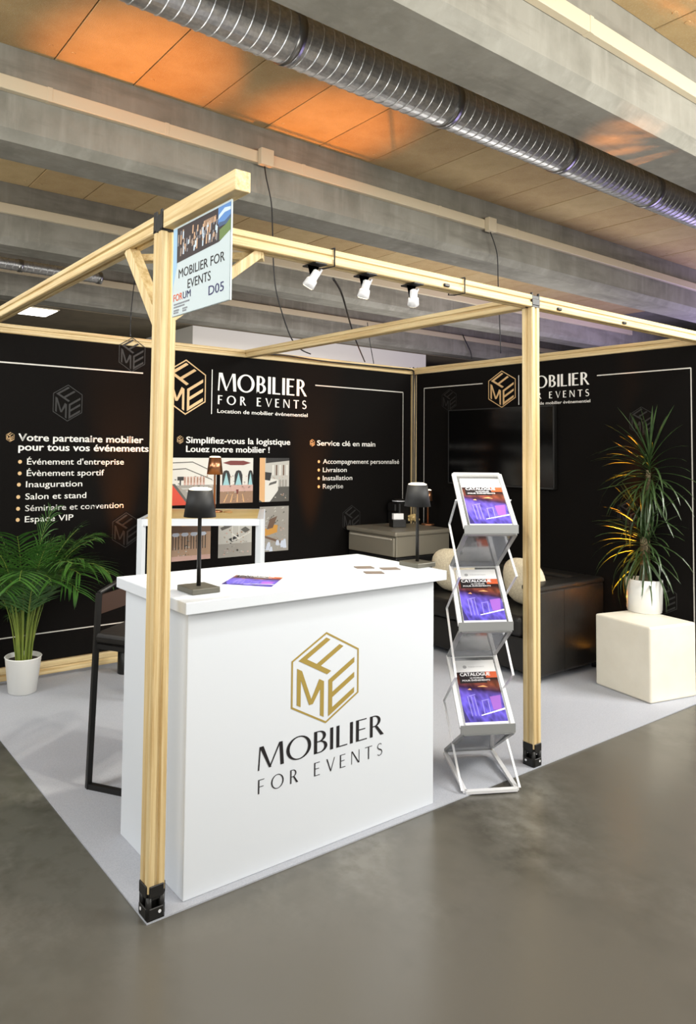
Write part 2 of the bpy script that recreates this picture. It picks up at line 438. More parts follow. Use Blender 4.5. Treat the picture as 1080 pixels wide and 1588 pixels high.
duct(1.284, 4.30, .158, -6, 14, 'large spiral galvanised steel duct crossing under the ceiling')
duct(7.2, 4.03, .075, -3, 2.6, 'small distant spiral duct low at the far left')
# far ceiling lights
def lum(x, y, z, label):
    t = empty('ceiling_light', (x, y, z), label, 'ceiling light', None)
    MB().box((x-.35, y-.35, z), (x+.35, y+.35, z+.05), .01).build('housing', TRUNK, t)
    MB().box((x-.32, y-.32, z-.01), (x+.32, y+.32, z+.002), .01).build('diffuser', LUM, t)
p = at('z', 3.885, 50, 483); lum(p.x, p.y, 3.885, 'bright square ceiling light glowing at the far left')

# ------------------------------------------------------------------ carpet
BX, BD, AX = 4.2685, 2.8026, 2.209
ca = MB().box((-.035, -.035, 0.0003), (BX+.04, BD+.05, .006)).build('carpet', CARPET)
tag(ca, 'blue grey needle felt carpet covering the booth floor', 'carpet')

# ------------------------------------------------------------------ timber frame
H = 2.5; S = .066; S2 = S/2; ZB = H-S
fr = empty('timber_stand', (0, 0, 0), 'pale pine stand structure of grooved posts and beams with black brackets', 'stand')
def grooved(a, b, m, name='beam', size=S, parent=fr, ax='x'):
    """square timber with a groove along the middle of each face: 16-sided profile extruded"""
    h = size/2; g = .005; d = .009; c = .004
    pr = []
    side = [(-h+c, -h), (-g-.004, -h), (-g, -h+d), (g, -h+d), (g+.004, -h), (h-c, -h)]
    for k in range(4):
        ca_, sa_ = round(math.cos(PI/2*k)), round(math.sin(PI/2*k))
        pr += [(x*ca_-y*sa_, x*sa_+y*ca_) for x, y in side]
    a = Vector(a); b = Vector(b); t = (b-a).normalized()
    up = Vector((0, 0, 1)) if abs(t.z) < .9 else Vector((0, 1, 0))
    x = t.cross(up).normalized(); z = x.cross(t)
    mb = MB(); R = [[mb.bm.verts.new(p+x*u+z*v) for u, v in pr] for p in (a, b)]
    n = len(pr)
    for k in range(n): mb.bm.faces.new((R[0][k], R[0][(k+1) % n], R[1][(k+1) % n], R[1][k]))
    for r_ in R:
        cap = mb.bm.faces.new(r_)
    return mb.build(name, m, parent)
ZM = H-S2
for (x, y) in ((0, 0), (AX, 0), (BX, 0), (BX, BD), (0, BD), (AX, BD+.07)):
    post = grooved((x, y, .10), (x, y, ZB-.002), WZ, 'post')
    if (x, y) in ((0, 0), (AX, 0), (BX, 0), (0, BD)):
        # black foot bracket: plate, wings with bolt holes, hinge barrel
        m = MB()
        m.box((x-.033, y-.033, .006), (x+.033, y+.033, .014)); m.box((x-.012, y-.012, .014), (x+.012, y+.012, .10))
        for sx, sy in ((-1, 0), (0, -1), (1, 0), (0, 1)):
            cx_, cy_ = x+sx*.035, y+sy*.035
            if sx: m.box((cx_-.003, cy_-.028, .085), (cx_+.003, cy_+.028, .125), .002, seg=1); m.box((cx_-.003, cy_-.028, .014), (cx_+.003, cy_+.028, .05), .002, seg=1)
            else: m.box((cx_-.028, cy_-.003, .085), (cx_+.028, cy_+.003, .125), .002, seg=1); m.box((cx_-.028, cy_-.003, .014), (cx_+.028, cy_+.003, .05), .002, seg=1)
        for sx, sy in ((-.025, -.025), (.025, -.025), (-.025, .025), (.025, .025)):
            m.lathe([(.011, .012), (.011, .088)], (x+sx, y+sy, 0), 10)
        m.box((x-.03, y-.03, .07), (x+.03, y+.03, .0995), .003, seg=1)
        m.build('foot_bracket', BLK, post)
        for sx, sy in ((-.036, .012), (.012, -.036)):
            m = MB(); m.lathe([(.006, -.003), (.006, .003)], (x+sx, y+sy, .034), 8, M=Matrix.Rotation(PI/2, 4, 'Y' if sx < -.03 else 'X'))
            m.build('bolt', SILVER, post)
beamspecs = [((S2+.002, 0, ZM), (AX-S2, 0, ZM), WX), ((AX+S2, 0, ZM), (BX-S2, 0, ZM), WX),
             ((0, S2+.002, ZM), (0, BD-S2, ZM), WY), ((AX, S2+.002, ZM), (AX, BD-S2, ZM), WY), ((BX, S2, ZM), (BX, BD-S2, ZM), WY),
             ((-S2, BD, ZM), (AX-S2, BD, ZM), WX), ((AX+.003-S2, BD, ZM), (BX-S2, BD, ZM), WX),
             ((S2, BD, .075), (AX, BD, .075), WX), ((AX, BD, .075), (BX-S2, BD, .075), WX), ((BX, S2, .075), (BX, BD-S2, .075), WY)]
for a, b, m in beamspecs: grooved(a, b, m, size=S if a[2] > 1 else .085)
for (x, y) in ((0, 0), (AX, 0), (BX, 0), (BX, BD)):
    m = MB()
    m.box((x-.034, y-.034, ZB-.001), (x+.034, y+.034, ZB+.006)); m.box((x-.0325, y-.0325, ZB+.002), (x+.0325, y+.0325, H-.002), .003, seg=1)
    for sx in (-1, 1):
        m.box((x+sx*.030-.004, y-.034, ZB), (x+sx*.030+.004, y-.020, H+.012), .002, seg=1)
        m.box((x+sx*.030-.004, y+.010, ZB), (x+sx*.030+.004, y+.034, H+.012), .002, seg=1)
    m.box((x-.034, y-.036, ZB+.01), (x+.034, y-.030, ZB+.045), .002, seg=1)
    m.build('corner_bracket', BLK, fr)
MB().bar((-.0, .30, ZB+.005), (0, .025, 2.10), .045, .045, bevel=.002).build('brace', WZ, fr)
MB().bar((.42, 0, ZB+.0), (.03, 0, 2.13), .028, .04, bevel=.002).build('brace', WZ, fr)
MB().bar((.02, .37, ZB-.014), (.44, 0, ZB-.014), .05, .028, bevel=.002).build('brace', WX, fr, label='flat brace across the corner')
MB().box((-.030, -.52, ZB+.005), (.028, -.037, H+.004), .003).build('sign_arm', WY, fr, label='smooth planed arm cantilevered over the sign')
for x, in ((.78,), (1.62,)):
    m = MB(); h = S2+.006
    m.tube([(x, -h, ZM+h), (x, -h, ZM-h), (x-.02, h*.2, ZM-h-.004), (x-.03, h, ZM-h), (x, h, ZM+h), (x, -h, ZM+h)], .0035, 6); m.build('cable_tie', CABLE, fr)
for p in ((1.49, -S2), (2.42, -S2), (.12, -S2), (3.1, -S2)):
    m = MB(); m.box((p[0]-.02, p[1]-.010, ZM-.026), (p[0]+.02, p[1]+.002, ZM-.010), .004, seg=1); m.build('clip', BLK if p[0] > 1 else WX, fr)

# ------------------------------------------------------------------ printed backdrops
YW, XW = 2.765, 4.232
bw = MB().box((S2+.005, YW, .13), (4.192, YW+.012, ZB-.002)).build('backdrop_panel', FABRIC)
tag(bw, 'black printed backdrop across the back with white text lists and six photos', 'backdrop')
rw = MB().box((XW, S2+.004, .13), (XW+.012, 2.722, ZB-.002)).build('backdrop_panel', FABRIC)
tag(rw, 'black printed backdrop on the right behind television and tall plant', 'backdrop')
def bc(): return Canvas((0, YW, 0), (1, 0, 0), (0, 0, 1))
def rc(): return Canvas((XW, 0, 0), (0, -1, 0), (0, 0, 1))      # u = -y
c = bc(); lw = .010
c.line((.05, 2.228), (1.221, 2.228), lw, PGREY); c.line((2.944, 2.243), (4.08, 2.243), lw, PGREY); c.line((4.08, 2.243), (4.08, .325), .008, PGREY)
c.line((.05, .325), (4.08, .325), .008, PGREY); c.build('border_line', bw)
c = bc(); hexlogo(c, 1.60, 2.143, .187, .225, GOLD); c.build('logo', bw, 'gold outlined hexagon cube logo')
c = bc(); c.rect(1.842, 1.935, 1.850, 2.305, PWHITE); roman(c, 'MOBILIER', 1.903, 2.134, .937, .150, PWHITE, .17, .08); c.build('brand_lettering', bw); c = bc()
roman(c, 'FOR EVENTS', 1.905, 2.02, .937, .075, PWHITE, .17, .10, .35); c.build('brand_lettering', bw); c = bc(); sans(c, 'Location de mobilier événementiel', 1.902, 1.948, .955, .032, PWHITE, .012); c.build('brand_lettering', bw)
def lines(par, cvf, rows):
    for (tx, u, v, wdt, h, bold, bul) in rows:
        c = cvf(); sans(c, tx, u, v, wdt, h, PWHITE, bold*.8)
        if bul == 1: c.disc(u-.049, v+h*.45, .0135, GOLD)
        if bul == 2: hexlogo(c, u-.057, v+h*.5, .028, .034, GOLD)
        c.build('lettering', par)
lines(bw, bc, [('Votre partenaire mobilier', .281, 1.684, .953, .050, .03, 2), ('pour tous vos événements', .283, 1.617, .997, .050, .03, 0),
    ("Événement d'entreprise", .345, 1.518, .732, .042, .008, 1), ('Évènement sportif', .345, 1.437, .575, .042, .008, 1), ('Inauguration', .342, 1.358, .41, .042, .008, 1),
    ('Salon et stand', .340, 1.272, .445, .042, .008, 1), ('Séminaire et convention', .341, 1.190, .74, .042, .008, 1), ('Espace VIP', .341, 1.113, .35, .042, .008, 1),
    ('Simplifiez-vous la logistique', 1.615, 1.692, 1.048, .050, .03, 2), ('Louez notre mobilier !', 1.615, 1.620, .824, .050, .03, 0),
    ('Service clé en main', 2.974, 1.692, .726, .046, .03, 2), ('Accompagnement personnalisé', 3.045, 1.525, .983, .042, .008, 1), ('Livraison', 3.045, 1.448, .29, .042, .008, 1),
    ('Installation', 3.045, 1.372, .36, .042, .008, 1), ('Reprise', 3.047, 1.296, .245, .042, .008, 1)])
c = bc()
for u, v in ((.627, 1.966), (1.126, 2.365), (1.106, 1.019), (.42, .72), (2.1, .5), (3.4, 1.0)): hexlogo(c, u, v, .11, .135, WM)
c.build('watermark_logo', bw, 'faint dark hexagon logos')
# six photos printed on the backdrop (flat print)
def fm(n, c_): return mat('print_'+n, c_, .5)
K = {k: fm(k, v) for k, v in dict(white=(216, 214, 206), grey=(150, 146, 138), lgrey=(184, 182, 174), red=(206, 66, 38), black=(34, 32, 30), brown=(150, 118, 92), dbrown=(104, 80, 64), maroon=(112, 44, 38),
    aqua=(150, 196, 200), pink=(196, 160, 148), tan=(214, 168, 116), dgrey=(84, 82, 76), ochre=(196, 142, 62), wood=(168, 138, 112), lblue=(196, 204, 218)).items()}
def photo(u0, v0, u1, v1, fn):
    c = bc(); W_, H_ = u1-u0, v1-v0
    g = lambda pts, m, l=1: c.add([(u0+x*W_, v0+y*H_) for x, y in pts], K[m], l)
    fn(g, lambda x0, y0, x1, y1, m, l=1: g([(x0, y0), (x1, y0), (x1, y1), (x0, y1)], m, l))
    rs = random.Random(int(u0*1000))
    for _ in range(70):
        x, y = rs.uniform(.05, .9), rs.uniform(.06, .6); a = rs.uniform(.01, .05); b_ = rs.uniform(.008, .03)
        g([(x, y), (x+a, y+rs.uniform(-.01, .01)), (x+a, y+b_), (x, y+b_)], rs.choice(('grey', 'lgrey', 'dgrey', 'wood', 'brown', 'pink')), 1)
    c.build('photo_print', bw)
def ph1(g, r):
    r(0, 0, 1, 1, 'white', 0); r(0, 0, 1, .42, 'grey'); g([(0, 0), (.36, 0), (0, .45)], 'red', 2); g([(.36, 0), (.42, 0), (.07, .45), (0, .45)], 'dgrey', 2)
    for k in range(7): r(.26+.07*k, .42, .31+.07*k, .60, 'pink', 3); r(.275+.07*k, .47, .295+.07*k, .58, 'brown', 4)
    r(.12, .52, .26, .60, 'black', 3); r(.17, .42, .2, .52, 'black', 3)
    for a, b in (((0, .88), (.45, .90)), ((.45, .90), (.9, .70)), ((0, .74), (.3, .76)), ((.3, .76), (.9, .52))): g([(a[0], a[1]), (b[0], b[1]), (b[0], b[1]+.02), (a[0], a[1]+.02)], 'dgrey', 2)
    for k in range(5): g([(.2+.1*k, .36-.06*k), (.9, .36-.06*k), (.9, .33-.06*k), (.24+.1*k, .33-.06*k)], 'lgrey', 2)
def ph2(g, r):
    r(0, 0, 1, 1, 'white', 0); r(0, 0, 1, .36, 'brown'); r(0, .26, 1, .4, 'pink', 1)
    g([(.07, .89), (.3, .94), (.7, .94), (.93, .89), (.7, .84), (.3, .84)], 'maroon', 2)
    for x in (.18, .55, .92):
        w_ = .12 if x < .9 else .08
        g([(x-w_, .40), (x-w_, .62), (x-w_*.6, .71), (x, .73), (min(x+w_*.6, 1), .71), (min(x+w_, 1), .62), (min(x+w_, 1), .40)], 'black', 2)
        g([(x-w_*.8, .40), (x, .68), (min(x+w_*.8, 1), .40)], 'aqua', 3)
    g([(.48, .30), (.56, .30), (.54, .2), (.50, .2)], 'maroon', 3)
    for k in range(4): g([(.1+.2*k, .02), (.14+.2*k, .02), (.24+.15*k, .2), (.22+.15*k, .2)], 'tan', 2)
def ph3(g, r):
    r(0, 0, 1, 1, 'lgrey', 0); r(0, 0, 1, .34, 'dgrey'); g([(0, .05), (.1, 0), (.18, 0), (.18, 1), (0, 1)], 'tan', 2)
    g([(.18, 0), (.35, 0), (.62, .25), (.62, .5), (.18, .55)], 'white', 2); g([(.18, .5), (.35, .48), (.4, .66), (.18, .68)], 'black', 3)
    g([(.3, .37), (.34, .43), (.58, .48), (.56, .42)], 'dgrey', 3); g([(.2, .88), (1, .94), (1, 1), (.2, 1)], 'black', 2)
    for k in range(5): r(.42+.12*k, .6, .47+.12*k, .84, 'dbrown' if k % 2 else 'white', 2)
    for k in range(3): r(.66+.1*k, .34, .72+.1*k, .5, 'grey', 2)
def ph4(g, r):
    r(0, 0, 1, 1, 'wood', 0); r(0, .6, 1, 1, 'dbrown'); r(.25, .74, 1, .79, 'ochre', 2); r(.5, .79, .6, 1, 'ochre', 2)
    for k in range(4):
        x = .1+.23*k; g([(x-.1, .56), (x-.06, .60), (x+.06, .60), (x+.1, .56), (x+.05, .52), (x-.05, .52)], 'lblue', 3)
        for dx in (-.07, 0, .07): r(x+dx-.01, .24, x+dx+.01, .53, 'black', 2)
    r(0, .0, 1, .1, 'pink', 1)
def ph5(g, r):
    r(0, 0, 1, 1, 'lgrey', 0); r(0, 0, 1, .3, 'grey')
    for k in range(5): g([(.05+.1*k, .66+.04*k), (.3+.1*k, .72+.03*k), (.34+.1*k, .66+.03*k), (.1+.1*k, .6+.04*k)], 'dgrey', 1)
    g([(.3, .4), (.62, .5), (.62, .42), (.4, .33)], 'black', 2)
    for a, b in (((.4, .35), (.4, .75)), ((.6, .38), (.6, .8)), ((.4, .35), (.62, .40)), ((.62, .40), (.95, .52)), ((.4, .75), (.6, .8)), ((.62, .38), (.4, .5))): g([(a[0], a[1]), (b[0], b[1]), (b[0]+.02, b[1]+.025), (a[0]+.02, a[1]+.025)], 'white', 3)
    g([(.66, .6), (.8, .52), (.95, .58), (.8, .66)], 'dgrey', 2)
def ph6(g, r):
    r(0, 0, 1, 1, 'grey', 0)
    for k in range(26): 
        x, y = random.uniform(0, .9), random.uniform(.6, .94); g([(x, y), (x+.08, y+.02), (x+.06, y+.05)], 'lgrey' if k % 2 else 'dgrey', 1)
    g([(.05, .4), (.15, .34), (.6, .42), (.62, .58), (.42, .6), (.3, .48), (.1, .56)], 'ochre', 2); g([(.25, .5), (.45, .52), (.6, .78), (.35, .72)], 'dbrown', 2)
    g([(0, .36), (.1, .38), (.9, .18), (.9, .12)], 'dbrown', 2)
    for k in range(14): x, y = random.uniform(.05, .85), random.uniform(.0, .16); g([(x, y), (x+.12, y), (x+.1, y+.1), (x+.03, y+.1)], 'lblue', 3)
photo(1.49, 1.192, 1.905, 1.572, ph1); photo(1.94, 1.194, 2.27, 1.573, ph2); photo(2.338, 1.194, 2.657, 1.575, ph3)
photo(1.50, .748, 1.858, 1.12, ph4); photo(1.932, .745, 2.265, 1.12, ph5); photo(2.345, .763, 2.657, 1.153, ph6)
# right backdrop graphics
c = rc(); c.line((-2.62, 2.284), (-1.906, 2.284), .009, PGREY); c.line((-2.62, 2.284), (-2.62, .325), .008, PGREY)
c.line((-.80, 2.272), (-.094, 2.272), .009, PGREY); c.line((-.094, 2.272), (-.094, .325), .008, PGREY); c.line((-2.62, .325), (-.094, .325), .008, PGREY)
c.build('border_line', rw)
c = rc(); hexlogo(c, -1.697, 2.219, .145, .168, GOLD); c.build('logo', rw, 'gold outlined hexagon cube logo')
c = rc(); c.rect(-1.524, 2.07, -1.517, 2.33, PWHITE); roman(c, 'MOBILIER', -1.481, 2.205, .614, .103, PWHITE, .17, .08); c.build('brand_lettering', rw); c = rc()
roman(c, 'FOR EVENTS', -1.481, 2.112, .614, .056, PWHITE, .17, .10, .35); c.build('brand_lettering', rw); c = rc(); sans(c, 'Location de mobilier événementiel', -1.481, 2.062, .624, .024, PWHITE, .012); c.build('brand_lettering', rw)
c = rc()
for u, v in ((-2.3, 2.15), (-.45, 1.9), (-.55, 1.2), (-.3, .6)): hexlogo(c, u, v, .09, .11, WM)
c.build('watermark_logo', rw, 'faint dark hexagon logos')

# television
tv = empty('television', (XW-.03, 1.70, 1.70), 'large black flat television mounted on the right black backdrop', 'television')
MB().box((XW-.055, 1.145, 1.35), (XW-.012, 2.265, 2.05), .004).build('housing', BLK, tv)
MB().box((XW-.0565, 1.157, 1.366), (XW-.0545, 2.253, 2.038)).build('screen', SCREEN, tv)
MB().box((XW-.015, 1.45, 1.5), (XW-.0012, 1.95, 1.9)).build('wall_mount', BLK, tv)
m = MB()
for a, b in (((1.145, 1.35), (2.265, 1.36)), ((1.145, 2.043), (2.265, 2.05)), ((1.145, 1.35), (1.153, 2.05)), ((2.257, 1.35), (2.265, 2.05))): m.box((XW-.058, a[0], a[1]), (XW-.0545, b[0], b[1]))
m.build('bezel', mat('tv_bezel', (40, 40, 40), .3), tv)

# ------------------------------------------------------------------ hanging sign
sg = empty('booth_sign', (0, -.26, 2.11), 'white booth number sign with photo strip hanging from the pine arm', 'sign')
MB().box((-.003, -.458, 2.112), (.003, -.068, 2.432)).build('board', SIGNW, sg)
def sgc(): return Canvas((-.003, 0, 0), (0, -1, 0), (0, 0, 1), .0005)
SK = {k: fm('s'+k, v) for k, v in dict(sky=(84, 130, 190), cloud=(190, 208, 224), dark=(44, 34, 36), crowd=(150, 132, 120), green=(98, 122, 66), skin=(196, 160, 128), navy=(44, 44, 92), ltblue=(150, 186, 214), orange=(214, 92, 40), grey=(120, 122, 130), hill=(60, 84, 120)).items()}
c = sgc(); 
c.add([(.070, 2.425), (.457, 2.425), (.457, 2.327), (.385, 2.312), (.07, 2.30)], SK['dark'], 0)
c.add([(.070, 2.425), (.10, 2.425), (.10, 2.20), (.07, 2.18)], SK['ltblue'], 1); c.add([(.38, 2.425), (.457, 2.425), (.457, 2.36), (.38, 2.37)], SK['sky'], 1)
c.add([(.38, 2.385), (.42, 2.40), (.457, 2.40), (.457, 2.41), (.42, 2.415), (.385, 2.40)], SK['cloud'], 2)
c.add([(.385, 2.375), (.42, 2.372), (.457, 2.385), (.457, 2.36), (.385, 2.36)], SK['hill'], 2)
c.add([(.39, 2.35), (.43, 2.36), (.457, 2.375), (.457, 2.327), (.39, 2.315)], SK['green'], 2)
for k in range(70):
    u = random.uniform(.10, .37); v = random.uniform(2.318, 2.385); h = random.uniform(.012, .035)
    c.add([(u, v), (u+.008, v), (u+.010, v+h), (u+.002, v+h)], SK[random.choice(('crowd', 'skin', 'cloud', 'grey'))], 2)
for k in range(9): c.rect(.29+.009*k, 2.385, .295+.009*k, 2.405, SK['skin'], 3)
c.build('photo_strip', sg)
c = sgc(); c.add([(.105, 2.295), (.38, 2.308), (.457, 2.335), (.457, 2.113), (.07, 2.113), (.078, 2.22)], SIGNW, 4); c.build('name_sheet', sg)
c = sgc(); sans(c, 'MOBILIER FOR', .118, 2.243, .308, .031, BLACKINK, .008, 5); sans(c, 'EVENTS', .185, 2.196, .155, .031, BLACKINK, .008, 5)
sans(c, 'D05', .328, 2.147, .095, .030, SK['navy'], .01, 5); c.build('lettering', sg)
c = sgc(); sans(c, 'FOR', .082, 2.165, .066, .024, SK['orange'], .02, 5); sans(c, 'UM', .152, 2.165, .055, .024, SK['navy'], .02, 5)
for v, a, b in ((2.150, .085, .200), (2.140, .085, .165), (2.128, .085, .125), (2.128, .150, .185), (2.120, .085, .120), (2.120, .150, .18)):
    u = a
    while u < b: c.rect(u, v, min(u+.006, b), v+.006, SK['grey'], 5); u += .0075
c.build('event_logo', sg)

# ------------------------------------------------------------------ counter
ct = empty('reception_counter', (.78, .27, 0), 'white reception counter with gold cube logo facing the aisle', 'counter')
MB().box((.123, -.0015, .0065), (1.4445, .553, 1.043), .003).build('body', WHITE, ct)
MB().box((.088, -.048, 1.0435), (1.482, .575, 1.088), .003).build('top', WHITE, ct)
cc = lambda: Canvas((0, -.0015, 0), (1, 0, 0), (0, 0, 1), .0008)
c = cc(); hexlogo(c, .786, .696, .183, .188, GOLD2, wd=.045); c.build('logo', ct, 'gold hexagon cube logo')
c = cc(); roman(c, 'MOBILIER', .445, .394, .672, .090, BLACKINK, .13, .05); c.build('brand_lettering', ct); c = cc(); roman(c, 'FOR EVENTS', .447, .305, .666, .054, BLACKINK, .10, .05, .42); c.build('brand_lettering', ct)

# table lamps
def table_lamp(x, y, z, label, body, shade, R1=.052, R0=.068, hs=.115, h=.40, base='square', group=None, top=DIFF):
    t = empty('table_lamp', (x, y, z), label, 'lamp', group)
    m = MB()
    if base == 'square': m.box((x-.062, y-.062, z+.0005), (x+.062, y+.062, z+.022), .003, M=None)
    else: m.lathe([(.06, .0005), (.062, .006), (.058, .012), (.02, .016)], (x, y, z))
    m.build('base', body if base != 'square' else DGREY, t)
    MB().lathe([(.0085, .012), (.0075, h-hs+.02), (.0075, h-.012)], (x, y, z), 14).build('pole', body, t)
    MB().lathe([(R0, h-hs), (R0-.002, h-hs), (R1-.003, h-.004), (R1, h), (R1, h), (R0, h-hs)][0:1]+[(R1, h)], (x, y, z), 32).build('shade', shade, t)
    MB().lathe([(R1*.9, 0), (R1*.93, .004), (R1*.6, .010)], (x, y, z+h), 24).build('top_diffuser', top, t)
    return t
p1 = at('z', 1.088, 308, 917); table_lamp(p1.x, p1.y, 1.088, 'black lamp at left end of the white counter, beside a catalogue', BLK, SHADE, .048, .064, .105, .395, group='black table lamps')
p2 = at('z', 1.088, 645, 877); table_lamp(p2.x, p2.y-.01, 1.088, 'black lamp at right end of the white counter, beside the cards', BLK, SHADE, .048, .064, .105, .395, group='black table lamps')

# catalogues: cover art
COVER = D.materials.new('catalogue_cover'); COVER.use_nodes = True
nt = COVER.node_tree; b = nt.nodes['Principled BSDF']; b.inputs['Roughness'].default_value = .3
tc = nt.nodes.new('ShaderNodeTexCoord'); sp = nt.nodes.new('ShaderNodeSeparateXYZ'); nt.links.new(tc.outputs['UV'], sp.inputs[0])
rp = nt.nodes.new('ShaderNodeValToRGB'); nt.links.new(sp.outputs[1], rp.inputs[0]); cr = rp.color_ramp
cr.elements[0].color = lin((70, 62, 150)); cr.elements[1].color = lin((60, 28, 30))
for ps, col in ((.3, (96, 84, 196)), (.5, (92, 76, 170)), (.58, (52, 30, 60)), (.68, (120, 62, 44)), (.78, (40, 24, 26))):
    e = cr.elements.new(ps); e.color = lin(col)
nz = nt.nodes.new('ShaderNodeTexVoronoi'); nz.inputs['Scale'].default_value = 9; nt.links.new(tc.outputs['UV'], nz.inputs['Vector'])
mx = nt.nodes.new('ShaderNodeMix'); mx.data_type = 'RGBA'; mx.blend_type = 'OVERLAY'; mx.inputs[0].default_value = .6
nt.links.new(rp.outputs[0], mx.inputs[6]); nt.links.new(nz.outputs['Distance'], mx.inputs[7]); nt.links.new(mx.outputs[2], b.inputs['Base Color'])
CO = {k: fm('c'+k, v) for k, v in dict(orange=(202, 92, 52), black=(26, 18, 22), lav=(150, 140, 226), gold=(236, 170, 110), grey=(176, 176, 176), wh=(238, 238, 240), violet=(150, 92, 190), deep=(48, 38, 104)).items()}
def cover(parent, O, U, V, w=.21, h=.297):
    c = Canvas(O, U, V, .0006); k = w/.21
    c.rect(0, .012*k, w, h*.80, COVER, 0)
    c.add([(w*.06, h*.80), (w*.06, h*.62), (w*.72, h*.62), (w*.72, h*.80)], CO['black'], 1); c.add([(w*.72, h*.80), (w*.72, h*.70), (w, h*.70), (w, h*.80)], CO['orange'], 1)
    for a in (.2, .28, .36): c.line((w*a, h*.12), (w*(a-.03), h*.42), .0035*k, CO['lav'], 1)
    c.line((w*.2, h*.42), (w*.36, h*.44), .004*k, CO['lav'], 1); c.line((w*.48, h*.34), (w*.66, h*.36), .004*k, CO['lav'], 1)
    for a in (.5, .64): c.line((w*a, h*.14), (w*a, h*.35), .0035*k, CO['lav'], 1)
    c.add([(w*.72, h*.2), (w*.92, h*.2), (w*.96, h*.42), (w*.7, h*.40)], CO['violet'], 1)
    c.add([(w*.42, h*.12), (w*1, h*.20), (w*1, h*.225), (w*.4, h*.13)], CO['wh'], 2); c.add([(0, h*.04), (w*.12, h*.04), (w*.03, h*.2), (0, h*.3)], CO['deep'], 1)
    c.add([(w*.45, h*.56), (w*.72, h*.55), (w*.6, h*.58)], CO['gold'], 2); c.add([(w*.2, h*.52), (w*.3, h*.51), (w*.27, h*.54)], CO['gold'], 2)
    sans(c, 'CATALOGUE', w*.09, h*.735, w*.74, h*.052, CO['wh'], .04, 3); sans(c, 'LE MOBILIER', w*.32, h*.69, w*.34, h*.022, CO['wh'], .03, 3)
    sans(c, 'POUR ÉVÉNEMENTS', w*.12, h*.65, w*.68, h*.024, CO['wh'], .03, 3); sans(c, 'MOBILIER FOR EVENTS', w*.33, h*.875, w*.4, h*.02, CO['grey'], 0, 2)
    c.disc(w*.24, h*.885, .010*k, CO['grey'], 2)
    o = c.build('cover_print', parent)
    uv = o.data.uv_layers.new(name='UVMap')
    for p in o.data.polygons:
        for li in p.loop_indices:
            v = o.data.vertices[o.data.loops[li].vertex_index].co - c.O
            uv.data[li].uv = (v.dot(c.U)/w, v.dot(c.V)/h)
# catalogue lying on the counter
q = [at('z', 1.09, *p) for p in ((342, 909), (424, 914))]
O = Vector((q[0].x, q[0].y, 1.0885)); U = (q[1]-q[0]); U.z = 0; U.normalize(); V = Vector((-U.y, U.x, 0))
cg = empty('catalogue', O, 'violet covered catalogue lying on the white counter top', 'catalogue')
Mx = Matrix(((U.x, V.x, 0, O.x), (U.y, V.y, 0, O.y), (0, 0, 1, O.z), (0, 0, 0, 1)))
MB().box((0, 0, 0), (.21, .297, .003), M=Mx).build('pages', PAPER, cg)
c_ = [(.0, .003), (.04, .006), (.1, .0045), (.21, .0035)]
MB().box((0, .0, .0032), (.21, .297, .0075), .0015, M=Mx, seg=1).build('pages', PAPER, cg)
cover(cg, O+Vector((0, 0, .0076)), U, V)
# cards
for k, (px, py, a, lb) in enumerate(((565, 880, .1, 'left grey business card, at the back, on the white counter'), (580, 888, .0, 'front grey business card of three on the white counter'), (605, 882, .12, 'right grey business card, nearest the black lamp'))):
    p = at('z', 1.09, px, py); m = MB(); ang = -.5+a
    Mx = Matrix.Translation((p.x, p.y, 1.0882)) @ Matrix.Rotation(ang, 4, 'Z')
    m.box((-.0425, -.0275, 0), (.0425, .0275, .004), M=Mx); o = m.build('business_card', mat('card_taupe', (120, 108, 98), .5))
    tag(o, lb, 'card', 'business cards on the counter')

# ------------------------------------------------------------------ zigzag literature rack
FL = Vector((1.649, -.021)); W = Vector((.897, -.442)).normalized(); Dp = Vector((.57, .8217)).normalized(); RW, RD = .265, .385
rk = empty('literature_rack', (FL.x, FL.y, 0), 'silver zigzag folding literature rack with three catalogue trays', 'literature rack')
def rp3(u, d, z):
    t_ = min(1, d/RD); lean = t_*.046*z/1.52-(1-t_)*.036*min(z, 1.275-z if z > .6 else z)/.6 if z < 1.3 else t_*.046
    v = FL+W*(u+lean)+Dp*d; return Vector((v.x, v.y, z))
Fz = [1.275, .805, .315]; Bz = [1.525, 1.03, .55, .055]
TR = Vector((W.x, W.y, 0))
def frame(a_d, a_z, b_d, b_z, name, wd=.020, th=.012, mat_=SILVER, inset=0):
    m = MB(); n = (rp3(0, b_d, b_z)-rp3(0, a_d, a_z)).normalized(); up = TR.cross(n)
    for u in (inset+.0, RW-inset): m.bar(rp3(u, a_d, a_z), rp3(u, b_d, b_z), wd, th, updir=up)
    for d, z in ((a_d, a_z), (b_d, b_z)): m.bar(rp3(inset, d, z), rp3(RW-inset, d, z), wd, th, updir=up)
    return m.build(name, mat_, rk)
